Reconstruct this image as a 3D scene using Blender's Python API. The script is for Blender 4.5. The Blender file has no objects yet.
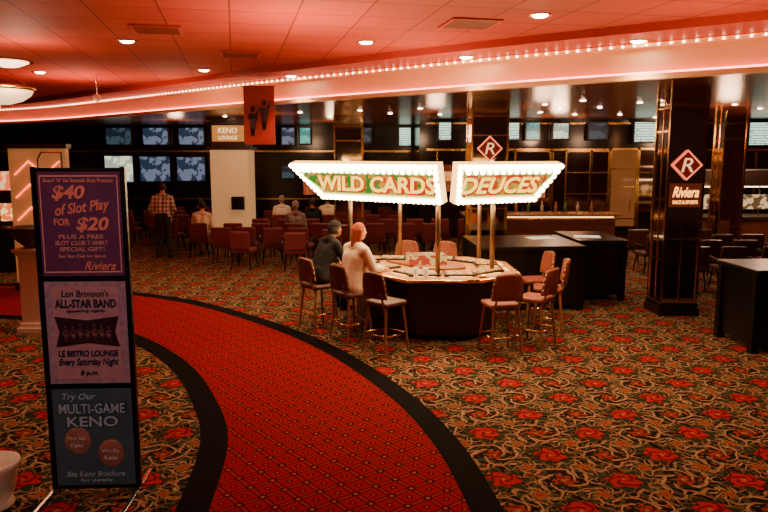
import bpy, bmesh, math, random
from mathutils import Vector, Matrix
random.seed(7)
C = bpy.context.scene.collection
PI = math.pi
F, PITCH, HC = 700.0, math.radians(8.2), 2.5
sp, cp = math.sin(PITCH), math.cos(PITCH)
def P(px, py, z=0.0):
    r = (px-384)/F; u = (256-py)/F
    t = (z-HC)/(-sp+u*cp)
    return (t*r, t*(cp+u*sp))
def Q(px, py, Y):
    r = (px-384)/F; u = (256-py)/F
    t = Y/(cp+u*sp)
    return (t*r, HC+t*(-sp+u*cp))

# ---------------------------------------------------------------- materials
class NT:
    def __init__(s, name):
        s.m = bpy.data.materials.new(name); s.m.use_nodes = True
        s.t = s.m.node_tree; s.b = s.t.nodes['Principled BSDF']
    def n(s, ty, **kw):
        nd = s.t.nodes.new(ty)
        for k, v in kw.items(): setattr(nd, k, v)
        return nd
    def put(s, sock, v):
        if isinstance(v, bpy.types.NodeSocket): s.t.links.new(v, sock)
        else: sock.default_value = v
    def M(s, op, a, b=None, c=None):
        nd = s.n('ShaderNodeMath', operation=op)
        s.put(nd.inputs[0], a)
        if b is not None: s.put(nd.inputs[1], b)
        if c is not None: s.put(nd.inputs[2], c)
        return nd.outputs[0]
    def mix(s, f, a, b):
        nd = s.n('ShaderNodeMix', data_type='RGBA')
        s.put(nd.inputs[0], f)
        s.put(nd.inputs[6], a if isinstance(a, bpy.types.NodeSocket) else (*a, 1))
        s.put(nd.inputs[7], b if isinstance(b, bpy.types.NodeSocket) else (*b, 1))
        return nd.outputs[2]
    def xyz(s):
        tc = s.n('ShaderNodeTexCoord'); sx = s.n('ShaderNodeSeparateXYZ')
        s.t.links.new(tc.outputs['Object'], sx.inputs[0])
        return tc.outputs['Object'], sx.outputs[0], sx.outputs[1], sx.outputs[2]
    def noise(s, scale, detail=2, vec=None):
        nd = s.n('ShaderNodeTexNoise'); nd.inputs['Scale'].default_value = scale; nd.inputs['Detail'].default_value = detail
        if vec is None: vec = s.xyz()[0]
        s.t.links.new(vec, nd.inputs['Vector'])
        return nd.outputs['Fac']
    def lt(s, a, b): return s.M('LESS_THAN', a, b)
MC = {}
def mat(name, col, rough=.5, metal=0, emit=None, st=0, var=.25, vs=14, nosample=False):
    if name in MC: return MC[name]
    q = NT(name); f = q.noise(vs)
    q.put(q.b.inputs['Base Color'], q.mix(f, tuple(c*(1-var) for c in col), tuple(min(1, c*(1+var)) for c in col)))
    q.b.inputs['Roughness'].default_value = rough; q.b.inputs['Metallic'].default_value = metal
    if emit:
        q.b.inputs['Emission Color'].default_value = (*emit, 1); q.b.inputs['Emission Strength'].default_value = st
    if nosample: q.m.cycles.emission_sampling = 'NONE'
    MC[name] = q.m
    return q.m

def carpet():
    q = NT('floral_carpet'); v, x, y, z = q.xyz()
    n1 = q.n('ShaderNodeTexNoise'); n1.inputs['Scale'].default_value = 6.5; n1.inputs['Detail'].default_value = 4
    q.t.links.new(v, n1.inputs['Vector'])
    sc = q.n('ShaderNodeSeparateColor'); q.t.links.new(n1.outputs['Color'], sc.inputs[0])
    k = .7071/.66
    dx = q.M('MULTIPLY', q.M('SUBTRACT', sc.outputs[0], .5), .20); dy = q.M('MULTIPLY', q.M('SUBTRACT', sc.outputs[1], .5), .20)
    p = q.M('ADD', q.M('MULTIPLY', q.M('ADD', x, y), k), dx)
    w = q.M('ADD', q.M('MULTIPLY', q.M('SUBTRACT', x, y), k), dy)
    def polar(op, ow):
        fx = q.M('SUBTRACT', q.M('FRACT', q.M('ADD', p, op)), .5); fy = q.M('SUBTRACT', q.M('FRACT', q.M('ADD', w, ow)), .5)
        r = q.M('SQRT', q.M('ADD', q.M('MULTIPLY', fx, fx), q.M('MULTIPLY', fy, fy)))
        return r, q.M('ARCTAN2', fy, fx)
    def edge(th, R, amp, n, ph=0): return q.M('MULTIPLY', q.M('ADD', q.M('MULTIPLY', q.M('COSINE', q.M('ADD', q.M('MULTIPLY', th, float(n)), ph)), amp), 1.0), R)
    def petal(r, th, R, amp, n, ph=0): return q.lt(r, edge(th, R, amp, n, ph))
    def ring(r, th, R, amp, n, wd, ph=0): return q.lt(q.M('ABSOLUTE', q.M('SUBTRACT', r, edge(th, R, amp, n, ph))), wd)
    def swirl(r, th, fr, n, thr, R, ph=0):
        s_ = q.M('SINE', q.M('ADD', q.M('ADD', q.M('MULTIPLY', r, float(fr)), q.M('MULTIPLY', th, float(n))), float(ph)))
        return q.M('MULTIPLY', q.M('GREATER_THAN', s_, thr), q.lt(r, R))
    col = q.mix(q.noise(3), (.006, .004, .004), (.015, .009, .006))
    vo = q.n('ShaderNodeTexVoronoi'); vo.inputs['Scale'].default_value = 24; q.t.links.new(v, vo.inputs['Vector'])
    vc = q.n('ShaderNodeSeparateColor'); q.t.links.new(vo.outputs['Color'], vc.inputs[0])
    leaf = q.mix(vc.outputs[0], (.022, .032, .014), (.16, .09, .035))
    leaf = q.mix(q.M('GREATER_THAN', vc.outputs[1], .76), leaf, (.22, .022, .014))
    col = q.mix(q.lt(vo.outputs['Distance'], .40), col, leaf)
    r, t = polar(0, 0); r2, t2 = polar(.5, .5); r3, t3 = polar(.5, 0); r4, t4 = polar(0, .5)
    col = q.mix(swirl(r2, t2, 40, 4, .66, .38), col, (.18, .105, .042))
    col = q.mix(swirl(r2, t2, 40, 4, .93, .38), col, (.34, .24, .13))
    for rr, tt in ((r3, t3), (r4, t4)):
        col = q.mix(swirl(rr, tt, -42, 3, .58, .28), col, (.040, .058, .026))
        col = q.mix(swirl(rr, tt, 38, 5, .82, .31, 1), col, (.26, .16, .075))
        col = q.mix(petal(rr, tt, .085, .3, 5), col, (.21, .085, .03))
        col = q.mix(petal(rr, tt, .038, .3, 5), col, (.28, .028, .018))
    col = q.mix(ring(r, t, .34, .16, 8, .012), col, (.27, .165, .075))
    col = q.mix(petal(r2, t2, .14, .2, 5), col, (.012, .020, .009))
    col = q.mix(petal(r2, t2, .115, .22, 6), col, (.24, .030, .018))
    col = q.mix(swirl(r2, t2, 64, 3, .4, .11), col, (.09, .010, .007))
    col = q.mix(petal(r2, t2, .030, .3, 5, 1), col, (.26, .14, .06))
    col = q.mix(petal(r, t, .275, .30, 7, 1), col, (.018, .030, .013))
    col = q.mix(ring(r, t, .255, .28, 7, .010, 1), col, (.13, .09, .035))
    col = q.mix(petal(r, t, .205, .12, 6), col, (.04, .004, .004))
    col = q.mix(petal(r, t, .185, .16, 6), col, (.30, .014, .015))
    col = q.mix(swirl(r, t, 54, 3, .35, .175), col, (.12, .006, .007))
    col = q.mix(q.lt(r, .03), col, (.30, .11, .05))
    q.put(q.b.inputs['Base Color'], col); q.b.inputs['Roughness'].default_value = .95
    q.b.inputs['Specular IOR Level'].default_value = .05
    return q.m
def redcarpet():
    q = NT('red_path_carpet'); v, x, y, z = q.xyz()
    a = math.radians(38); s = 1/.19
    p = q.M('ADD', q.M('MULTIPLY', x, math.cos(a)*s), q.M('MULTIPLY', y, math.sin(a)*s))
    w = q.M('SUBTRACT', q.M('MULTIPLY', y, math.cos(a)*s), q.M('MULTIPLY', x, math.sin(a)*s))
    fx = q.M('ABSOLUTE', q.M('SUBTRACT', q.M('FRACT', p), .5)); fy = q.M('ABSOLUTE', q.M('SUBTRACT', q.M('FRACT', w), .5))
    col = q.mix(q.noise(40), (.19, .004, .011), (.26, .007, .016))
    mx = q.M('MAXIMUM', fx, fy)
    col = q.mix(q.M('GREATER_THAN', mx, .37), col, (.075, .002, .004))
    col = q.mix(q.M('GREATER_THAN', mx, .445), col, (.25, .018, .022))
    cc = q.M('ADD', q.M('SUBTRACT', .5, fx), q.M('SUBTRACT', .5, fy))
    col = q.mix(q.lt(cc, .22), col, (.045, .002, .003))
    col = q.mix(q.lt(cc, .10), col, (.34, .06, .045))
    dd = q.M('ADD', fx, fy)
    col = q.mix(q.lt(dd, .18), col, (.08, .002, .005))
    col = q.mix(q.lt(dd, .07), col, (.34, .05, .04))
    q.put(q.b.inputs['Base Color'], col); q.b.inputs['Roughness'].default_value = .95
    q.b.inputs['Specular IOR Level'].default_value = .05
    return q.m
def tiles(name, c1, c2, line, size, ang, rough=.7, lw=.02):
    q = NT(name); v, x, y, z = q.xyz(); a = math.radians(ang); s = 1/size
    p = q.M('ADD', q.M('MULTIPLY', x, math.cos(a)*s), q.M('MULTIPLY', y, math.sin(a)*s))
    w = q.M('SUBTRACT', q.M('MULTIPLY', y, math.cos(a)*s), q.M('MULTIPLY', x, math.sin(a)*s))
    fx = q.M('ABSOLUTE', q.M('SUBTRACT', q.M('FRACT', p), .5)); fy = q.M('ABSOLUTE', q.M('SUBTRACT', q.M('FRACT', w), .5))
    wn = q.n('ShaderNodeTexWhiteNoise', noise_dimensions='2D'); cb = q.n('ShaderNodeCombineXYZ')
    q.put(cb.inputs[0], q.M('FLOOR', p)); q.put(cb.inputs[1], q.M('FLOOR', w)); q.t.links.new(cb.outputs[0], wn.inputs['Vector'])
    f = q.M('MULTIPLY', q.M('ADD', wn.outputs['Value'], q.noise(1.2)), .5)
    col = q.mix(f, c1, c2)
    col = q.mix(q.M('GREATER_THAN', q.M('MAXIMUM', fx, fy), .5-lw), col, line)
    q.put(q.b.inputs['Base Color'], col); q.b.inputs['Roughness'].default_value = rough
    return q.m
def screenmat(name, a, b, st, scale=6, lines=False):
    if name in MC: return MC[name]
    q = NT(name); v, x, y, z = q.xyz()
    nd = q.noise(scale, 3)
    f = q.M('GREATER_THAN', nd, .5) if not lines else q.M('MULTIPLY', q.M('GREATER_THAN', q.M('FRACT', q.M('MULTIPLY', z, 14.0)), .45), q.M('GREATER_THAN', q.noise(18), .42))
    c = q.mix(f, a, b)
    q.b.inputs['Base Color'].default_value = (.01, .01, .01, 1); q.b.inputs['Roughness'].default_value = .3
    q.put(q.b.inputs['Emission Color'], c); q.b.inputs['Emission Strength'].default_value = st
    q.m.cycles.emission_sampling = 'NONE'
    MC[name] = q.m
    return q.m
def plaid():
    q = NT('plaid_cloth'); v, x, y, z = q.xyz()
    fx = q.lt(q.M('FRACT', q.M('MULTIPLY', x, 11.0)), .45); fz = q.lt(q.M('FRACT', q.M('MULTIPLY', z, 11.0)), .45)
    s = q.M('MULTIPLY', q.M('ADD', fx, fz), .5)
    q.put(q.b.inputs['Base Color'], q.mix(s, (.72, .62, .5), (.12, .07, .09))); q.b.inputs['Roughness'].default_value = .9
    return q.m
def dotted(name, a, b):
    q = NT(name); v, x, y, z = q.xyz(); vo = q.n('ShaderNodeTexVoronoi'); vo.inputs['Scale'].default_value = 26; q.t.links.new(v, vo.inputs['Vector'])
    q.put(q.b.inputs['Base Color'], q.mix(q.lt(vo.outputs['Distance'], .33), a, b)); q.b.inputs['Roughness'].default_value = .6
    return q.m

black = mat('black_laminate', (.004, .0035, .0035), .3)
blackmetal = mat('black_metal', (.012, .010, .010), .4, .6)
blackwall = mat('black_wall_panel', (.018, .007, .005), .15, 0, var=.6, vs=1.3)
gold = mat('polished_brass', (.78, .44, .12), .22, 1)
cream = mat('cream_plaster', (.80, .66, .48), .6, var=.08)
fasc = mat('peach_fascia', (.96, .60, .30), .3, var=.06, vs=2)
bandm = mat('ceiling_band_paint', (.54, .045, .020), .45, var=.1, vs=2)
mirror = mat('bronze_mirror', (.72, .48, .34), .07, 1, var=.25, vs=2)
maroon = mat('maroon_upholstery', (.16, .018, .015), .7)
rust = dotted('rust_upholstery', (.20, .035, .014), (.26, .075, .03))
brown = dotted('brown_upholstery', (.08, .018, .011), (.12, .045, .022))
darkwood = mat('dark_wood', (.035, .012, .007), .3)
chrome = mat('chrome', (.6, .55, .5), .2, 1)
steel = mat('brushed_steel', (.60, .52, .46), .3, 1)
bulbm = mat('warm_bulb_glass', (.5, .4, .3), .3, 0, (1, .72, .34), 38, nosample=True)
bulb2 = mat('small_bulb_glass', (1, .9, .7), .3, 0, (1, .60, .36), 13, nosample=True)
neon = mat('pink_neon', (1, .4, .4), .3, 0, (1, .13, .10), 13)
dl = mat('downlight_lens', (1, .9, .8), .3, 0, (1, .72, .5), 50, nosample=True)
white = mat('white_paper', (.85, .8, .7), .6, 0, (1, .85, .65), .6)  # emission in the material makes the paper look brightly lit
cer = mat('cream_ceramic', (.75, .64, .48), .35)
oak = mat('light_wood_legs', (.26, .11, .045), .45)

# ---------------------------------------------------------------- mesh builder
class MB:
    def __init__(s): s.bm = bmesh.new()
    def box(s, c, d, rz=0, M=None):
        m = Matrix.Translation(c) @ (M if M else Matrix.Rotation(rz, 4, 'Z')) @ Matrix.Diagonal((*d, 1))
        bmesh.ops.create_cube(s.bm, size=1, matrix=m); return s
    def bx(s, x0, x1, y0, y1, z0, z1): return s.box(((x0+x1)/2, (y0+y1)/2, (z0+z1)/2), (abs(x1-x0), abs(y1-y0), abs(z1-z0)))
    def cyl(s, a, b, r1, r2=None, n=12):
        a = Vector(a); b = Vector(b); d = b-a; r2 = r1 if r2 is None else r2
        m = Matrix.Translation((a+b)/2) @ d.to_track_quat('Z', 'Y').to_matrix().to_4x4()
        bmesh.ops.create_cone(s.bm, cap_ends=True, segments=n, radius1=r1, radius2=r2, depth=d.length, matrix=m); return s
    def sph(s, c, r, sc=(1, 1, 1), n=12, R=None):
        m = Matrix.Translation(c) @ (R if R else Matrix()) @ Matrix.Diagonal((*[r*k for k in sc], 1))
        bmesh.ops.create_uvsphere(s.bm, u_segments=n, v_segments=max(6, n*2//3), radius=1, matrix=m); return s
    def limb(s, a, b, ra, rb, n=14):
        s.cyl(a, b, ra, rb, n); s.sph(a, ra, n=n); s.sph(b, rb, n=n); return s
    def tube(s, pts, r, n=8):
        for i in range(len(pts)-1): s.cyl(pts[i], pts[i+1], r, r, n)
        for p in pts[1:-1]: s.sph(p, r, n=8)
        return s
    def prism(s, pts, z0, z1):
        lo = [s.bm.verts.new((x, y, z0)) for x, y in pts]; hi = [s.bm.verts.new((x, y, z1)) for x, y in pts]
        s.bm.faces.new(lo[::-1]); s.bm.faces.new(hi); n = len(pts)
        for i in range(n): s.bm.faces.new((lo[i], lo[(i+1) % n], hi[(i+1) % n], hi[i]))
        return s
    def lathe(s, prof, c=(0, 0, 0), n=28):
        rings = []
        for r, z in prof:
            rings.append([s.bm.verts.new((c[0]+r*math.cos(2*PI*k/n), c[1]+r*math.sin(2*PI*k/n), c[2]+z)) for k in range(n)])
        for a, b in zip(rings, rings[1:]):
            for k in range(n): s.bm.faces.new((a[k], a[(k+1) % n], b[(k+1) % n], b[k]))
        if prof[0][0] > 1e-4: s.bm.faces.new(rings[0][::-1])
        if prof[-1][0] > 1e-4: s.bm.faces.new(rings[-1])
        return s
    def strip(s, A, B):
        va = [s.bm.verts.new(p) for p in A]; vb = [s.bm.verts.new(p) for p in B]
        for i in range(len(A)-1): s.bm.faces.new((va[i], va[i+1], vb[i+1], vb[i]))
        return s
    def build(s, name, m, parent=None, smooth=False, bevel=0, remesh=0, sm=0):
        bmesh.ops.recalc_face_normals(s.bm, faces=s.bm.faces)
        me = bpy.data.meshes.new(name); s.bm.to_mesh(me); s.bm.free()
        if smooth:
            for f in me.polygons: f.use_smooth = True
        me.materials.append(m)
        o = bpy.data.objects.new(name, me); C.objects.link(o)
        if parent: o.parent = parent
        if bevel:
            b = o.modifiers.new('b', 'BEVEL'); b.width = bevel; b.segments = 3; b.limit_method = 'ANGLE'
        if remesh:
            r = o.modifiers.new('r', 'REMESH'); r.mode = 'VOXEL'; r.voxel_size = remesh; r.use_smooth_shade = True
        if sm:
            q = o.modifiers.new('s', 'SMOOTH'); q.factor = .5; q.iterations = sm
        return o
def tag(o, label, cat, group=None):
    o['label'] = label; o['category'] = cat
    if group: o['group'] = group
    return o
def thing(name, label, cat, loc=(0, 0, 0), rz=0, group=None):
    o = bpy.data.objects.new(name, None); C.objects.link(o); o.location = loc; o.rotation_euler = (0, 0, rz)
    o.empty_display_size = .1
    return tag(o, label, cat, group)
def struct(o): o['kind'] = 'structure'; return o
def dup(root, loc, rz, label=None, group=None):
    r = root.copy(); C.objects.link(r); r.location = loc; r.rotation_euler = (0, 0, rz)
    if label: r['label'] = label
    if group: r['group'] = group
    for ch in list(root.children):
        c = ch.copy(); C.objects.link(c); c.parent = r
        for g in ch.children:
            d = g.copy(); C.objects.link(d); d.parent = c
    return r
def text(s, w, h, m, parent, loc, name='lettering', shear=0, bold=0, ext=.004, rot=None):
    cu = bpy.data.curves.new('t', 'FONT'); cu.body = s; cu.size = 1; cu.shear = shear; cu.offset = bold; cu.extrude = .02; cu.resolution_u = 3
    o = bpy.data.objects.new('t', cu); C.objects.link(o)
    dg = bpy.context.evaluated_depsgraph_get()
    me = bpy.data.meshes.new_from_object(o.evaluated_get(dg))
    bpy.data.objects.remove(o)
    xs = [v.co.x for v in me.vertices]; ys = [v.co.y for v in me.vertices]
    x0, x1, y0, y1 = min(xs), max(xs), min(ys), max(ys)
    for v in me.vertices:
        v.co = Vector(((v.co.x-(x0+x1)/2)*w/(x1-x0), -v.co.z/.02*ext, (v.co.y-(y0+y1)/2)*h/(y1-y0)))
    me.materials.clear(); me.materials.append(m); me.name = name
    q = bpy.data.objects.new(name, me); C.objects.link(q); q.parent = parent; q.location = loc
    if rot: q.rotation_euler = rot
    return q

# ---------------------------------------------------------------- curves
def cat(pts, n=8):
    out = []
    p = [Vector(a) for a in pts]; p = [2*p[0]-p[1]]+p+[2*p[-1]-p[-2]]
    for i in range(1, len(p)-2):
        for k in range(n):
            t = k/n; a, b, c, d = p[i-1:i+3]
            out.append(.5*((2*b)+(c-a)*t+(2*a-5*b+4*c-d)*t*t+(3*b-a-3*c+d)*t**3))
    out.append(p[-2]); return out
def offset(cv, d):
    out = []
    for i, p in enumerate(cv):
        a = cv[max(0, i-1)]; b = cv[min(len(cv)-1, i+1)]; t = (b-a).normalized()
        out.append(p+Vector((t.y, -t.x))*d)
    return out
XL, XR, YB, YL, YR = -15.2, 12.0, -4.0, 24.0, 20.0

# ---------------------------------------------------------------- floor
struct(MB().bx(XL, XR, YB, YL, -.1, 0).build('floor', carpet()))
rightE = cat([(.55, -3), (.72, 1), (.70, 3.3), (.61, 4.64), (.41, 5.9), (-.04, 7.25), (-.98, 9.04), (-2.43, 10.8), (-3.94, 12.05), (-6.07, 12.95), (-8.5, 13.4), (-14, 13.6)])
leftE = cat([(-1.3, -3), (-1.15, 1), (-1.18, 3.3), (-1.24, 4.64), (-1.38, 5.9), (-1.74, 6.95), (-2.33, 8.14), (-3.2, 9.3), (-4.3, 10.25), (-6.0, 10.8), (-8.5, 11.1), (-14, 11.2)])
struct(MB().strip([(p.x, p.y, .008) for p in rightE], [(p.x, p.y, .008) for p in leftE]).build('floor', redcarpet()))
bord = mat('black_carpet_border', (.005, .0035, .0035), .95, var=.3, vs=60)
bord.node_tree.nodes['Principled BSDF'].inputs['Specular IOR Level'].default_value = .05
for nm, cv, d in (('trim_1', rightE, .24), ('trim_2', leftE, -.24)):
    struct(MB().strip([(p.x, p.y, .006) for p in cv], [(p.x, p.y, .006) for p in offset(cv, d)]).build(nm, bord))

# ---------------------------------------------------------------- ceiling
C2 = cat([(12, 3.0), (9.0, 5.15), (6.8, 6.8), (4.55, 8.53), (2.1, 10.33), (-.42, 12.43), (-2.7, 14.4), (-6.4, 17.9), (-9.7, 20.9), (-12.4, 22.6), (-14.2, 23.5)], 8)
def near(d): return offset(C2, -d)
if near(1)[30].y > C2[30].y:
    def near(d): return offset(C2, d)
ZL, ZB, ZM = 3.5, 3.92, 4.02
ceilm = tiles('red_ceiling_tiles', (.52, .034, .014), (.68, .080, .036), (.24, .012, .007), .72, 12, lw=.014)
lowm = tiles('low_ceiling_tiles', (.17, .045, .024), (.23, .070, .036), (.08, .02, .012), .6, 0, .25)
E = near(.95)
b = MB()
pts = [(p.x, p.y) for p in E]+[(E[-1].x, YB), (XR, YB)]
b.prism(pts, ZM, ZM+.08); bmesh.ops.triangulate(b.bm, faces=b.bm.faces)
struct(b.build('ceiling', ceilm))
b = MB(); pts = [(p.x, p.y) for p in C2]+[(XL, YL), (XR, YL)]
b.prism(pts, ZL, ZL+.08); bmesh.ops.triangulate(b.bm, faces=b.bm.faces)
struct(b.build('ceiling', lowm))
b = MB(); e0, e1 = E, near(.16)
b.strip([(p.x, p.y, ZM) for p in e0], [(p.x, p.y, ZB) for p in e0]); b.strip([(p.x, p.y, ZB) for p in e0], [(p.x, p.y, ZB) for p in e1])
struct(b.build('trim_3', bandm))
b = MB(); b.strip([(p.x, p.y, ZB) for p in e1], [(p.x, p.y, ZB-.05) for p in e1]); b.strip([(p.x, p.y, ZB-.05) for p in e1], [(p.x, p.y, ZB-.05) for p in near(-.02)])
b.strip([(p.x, p.y, ZB-.05) for p in near(-.02)], [(p.x, p.y, ZL+.04) for p in near(.0)])
b.strip([(p.x, p.y, ZL+.04) for p in near(.0)], [(p.x, p.y, ZL+.04) for p in near(.08)]); b.strip([(p.x, p.y, ZL+.04) for p in near(.08)], [(p.x, p.y, ZL-.03) for p in near(.08)])
b.strip([(p.x, p.y, ZL-.03) for p in near(.08)], [(p.x, p.y, ZL-.03) for p in near(-.05)])
struct(b.build('trim_4', fasc))
nt = MB(); nt.tube([(p.x, p.y, ZL+.054) for p in near(.055) if p.x < 11.8], .013, 8)
tag(nt.build('neon_tube', neon, smooth=True), 'long pink neon tube along the lower edge of the ceiling drop', 'neon light')
def resample(cv, step):
    out = []; acc = 0; nxt = 0
    for a, c in zip(cv, cv[1:]):
        L = (c-a).length
        while nxt <= acc+L: out.append(a+(c-a)*((nxt-acc)/L)); nxt += step
        acc += L
    return out
bs = thing('bulb_string', 'string of small warm bulbs along the upper edge of the ceiling drop', 'string lights', (0, 0, 0))
cvb = near(.19)
MB().tube([(p.x, p.y, ZB-.012) for p in cvb if p.x < 11.8], .008, 6).build('cord', gold, bs)
vis = [p for p in resample(cvb, .15) if p.y > 6.5 and p.x > -12.8]
b0 = None
for p in vis[:98]:
    if b0 is None:
        b0 = MB().sph((0, 0, 0), .017, n=8).build('bulb', bulb2, bs, True); o = b0
    else:
        o = b0.copy(); C.objects.link(o); o.parent = bs
    o.location = (p.x, p.y, ZB-.035)
if len(vis) > 98:
    q = MB()
    for p in vis[98:]: q.sph((p.x, p.y, ZB-.035), .017, n=6)
    o = q.build('bulb', bulb2, bs, True); o['kind'] = 'stuff'

# ---------------------------------------------------------------- walls
struct(MB().bx(XL, 1.0, YL, YL+.2, 0, 4.1).build('wall_back', blackwall))
struct(MB().bx(1.0, XR, YR, YR+.2, 0, ZL).bx(1.0, 1.2, YR+.2, YL, 0, ZL).build('wall_back', blackwall))
struct(MB().bx(XL-.2, XL, YB, YL, 0, 4.1).build('wall_left', mat('red_wall', (.16, .03, .02), .6)))
struct(MB().bx(XR, XR+.2, YB, YR, 0, 4.1).build('wall_right', mat('red_wall2', (.14, .035, .02), .6)))
struct(MB().bx(1.2, XR, YR-.05, YR, 0, .15).build('baseboard_back', gold))
t5 = MB()
for k in range(13): t5.bx(1.5+k*.82-.02, 1.5+k*.82+.02, YR-.04, YR, .15, 2.6)
t5.bx(1.2, XR, YR-.06, YR, 2.62, 2.68); t5.bx(1.2, XR, YR-.06, YR, 3.36, 3.40)
struct(t5.build('trim_5', gold))
t6 = MB().bx(-13, .9, YL-.06, YL, 2.60, 2.66).bx(-13, .9, YL-.06, YL, 1.0, 1.05)
struct(t6.build('trim_6', gold))

# ---------------------------------------------------------------- downlights
ring = thing('downlight', 'large bright recessed downlight in the red tiled ceiling', 'ceiling light', (0, 0, ZM), 0, 'downlights in the tiled ceiling')
MB().lathe([(.085, -.002), (.12, -.012), (.135, -.004), (.135, .0)]).build('trim_ring', gold, ring, True)
MB().lathe([(.0, -.03), (.06, -.024), (.09, -.006), (.09, 0)]).build('lens', dl, ring, True)
first = True
SP = []
for px, py, z in ((127, 41, ZM), (204, 70, ZM), (366, 42, ZM), (540, 15, ZM), (40, 72, ZM), (638, 41, ZB), (466, 57, ZB), (291, 76, ZB)):
    x, y = P(px, py, z)
    if first: ring.location = (x, y, z); first = False
    else:
        o = dup(ring, (x, y, z), 0)
        if z == ZB: o['label'] = 'recessed downlight in the ceiling band beside the bulb string'; o['group'] = 'downlights in the ceiling band'
    SP.append((x, y, z-.05))
sm = thing('small_downlight', 'small recessed spot in the low dark ceiling beyond the neon edge', 'ceiling light', (0, 0, ZL), 0, 'small spots in the low ceiling')
MB().lathe([(.05, -.002), (.08, -.01), (.09, -.003), (.09, 0)], n=16).build('trim_ring', gold, sm, True)
MB().lathe([(.0, -.02), (.04, -.015), (.055, -.005), (.055, 0)], n=16).build('lens', dl, sm, True)
sl = [(505, 101), (545, 104), (583, 100), (600, 107), (640, 102), (660, 109), (540, 112), (575, 114), (620, 114), (700, 111), (735, 104), (420, 108), (440, 114), (390, 113), (330, 116), (475, 116), (655, 117), (300, 112), (740, 114), (225, 116), (560, 108), (685, 102), (760, 108), (265, 114), (360, 110)]
SL = []
for i, (px, py) in enumerate(sl):
    x, y = P(px, py, ZL)
    if y > 23.5: continue
    if i == 0: sm.location = (x, y, ZL)
    else: dup(sm, (x, y, ZL), 0)
    SL.append((x, y, ZL-.05))
ventm = mat('vent_metal', (.30, .05, .03), .5)
vl = ['slatted square ceiling vent nearest the right downlights', 'slatted ceiling vent above the left seating aisle', 'slatted ceiling vent between the two left downlights']
for i, (px, py) in enumerate(((470, 23), (157, 29), (240, 54))):
    x, y = P(px, py, ZM)
    v = thing('ceiling_vent', vl[i], 'vent', (x, y, ZM), math.radians(12), 'ceiling vents')
    MB().bx(-.3, .3, -.3, -.26, -.02, 0).bx(-.3, .3, .26, .3, -.02, 0).bx(-.3, -.26, -.26, .26, -.02, 0).bx(.26, .3, -.26, .26, -.02, 0).build('frame', bandm, v)
    s_ = MB()
    for k in range(7): s_.box((0, -.22+k*.073, -.012), (.5, .05, .006), M=Matrix.Rotation(-.35, 4, 'X'))
    s_.build('louvre', ventm, v)
ch = thing('chandelier', 'glowing cream glass bowl chandelier hanging at the left', 'chandelier', (-5.55, 10.3, 3.22))
MB().lathe([(.0, -.0), (.16, .01), (.32, .06), (.43, .14), (.47, .22), (.45, .22), (.41, .15), (.3, .08), (.0, .03)], n=40).build('bowl', mat('lit_glass', (.9, .75, .55), .4, 0, (1, .58, .28), 1.8), ch, True)
MB().lathe([(.47, .2), (.50, .21), (.50, .25), (.47, .26)], n=40).build('rim', gold, ch, True)
MB().lathe([(.0, -.08), (.03, -.05), (.015, -.02), (.04, .0), (.0, .01)], n=14).build('finial', gold, ch, True)
q = MB()
for k in range(3): q.cyl((.46*math.cos(k*2.09), .46*math.sin(k*2.09), .24), (0, 0, .58), .008)
q.cyl((0, 0, .56), (0, 0, .80), .012); q.build('chain', gold, ch)
x, y = P(5, 60, ZM)
dm = thing('dome_light', 'bright round dome light flush on the ceiling at far left', 'ceiling light', (x, y, ZM))
MB().lathe([(0, -.12), (.2, -.10), (.34, -.04), (.38, 0)], n=32).build('diffuser', mat('lit_dome', (1, .8, .6), .4, 0, (1, .65, .4), 5), dm, True)
MB().lathe([(.38, -.03), (.42, -.03), (.42, 0), (.38, 0)], n=32).build('rim', gold, dm)
x, y = P(97, 98, 3.6)
cd = thing('ceiling_camera', 'small white dome camera hanging on a rod below the ceiling', 'camera', (x, y, 3.6))
MB().sph((0, 0, 0), .08).build('dome', cer, cd, True); MB().cyl((0, 0, .06), (0, 0, .42), .012).build('rod', chrome, cd)

# ---------------------------------------------------------------- sign stand
def lm(name, c, st=0.0): return mat(name, c, .5, 0, c if st else None, st, nosample=True)
st = thing('sign_stand', 'tall black metal stand holding three stacked posters beside the red path', 'sign', (-2.155, 4.97, 0), math.radians(3))
st.scale = (.92, 1, 1)
q = MB()
for s in (-1, 1): q.bx(s*.335-.018, s*.335+.018, -.02, .02, .03, 2.42)
for z in (.035, .82, 1.62, 2.40): q.bx(-.335, .335, -.015, .015, z-.012, z+.012)
q.bx(-.32, .32, .012, .02, .05, 2.4)
q.build('frame', blackmetal, st)
MB().tube([(-.30, 0, 2.41), (-.30, 0, 2.47), (-.27, 0, 2.52), (-.12, 0, 2.52), (-.12, 0, 2.41)], .006).build('wire_loop', chrome, st)
for s in (-1, 1):
    MB().bx(s*.335-.015, s*.335+.015, -.42, .30, .0, .03).build('foot', chrome, st, bevel=.005)
def poster_mat(name, a, b, sc=5, thr=False):
    q = NT(name); f = q.noise(sc, 4)
    if thr: f = q.M('GREATER_THAN', f, .5)
    c = q.mix(f, a, b); q.put(q.b.inputs['Base Color'], c); q.b.inputs['Roughness'].default_value = .35
    return q.m
def poster(z0, z1, m, label):
    p = MB().bx(-.312, .312, -.012, .010, z0, z1).build('poster', m, st); p['label'] = label
    return p
orange = lm('poster_orange', (.85, .26, .22)); peach = lm('poster_peach', (.85, .38, .36)); inkb = lm('poster_ink', (.02, .012, .05)); tealp = lm('poster_blue', (.38, .55, .72)); paleb = lm('poster_pale', (.75, .7, .72))
inkd = lm('poster_dark_outline', (.02, .03, .06))
p = poster(1.64, 2.385, poster_mat('purple_poster', (.10, .028, .11), (.17, .055, .17)), 'purple poster with orange lettering about slot play')
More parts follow.
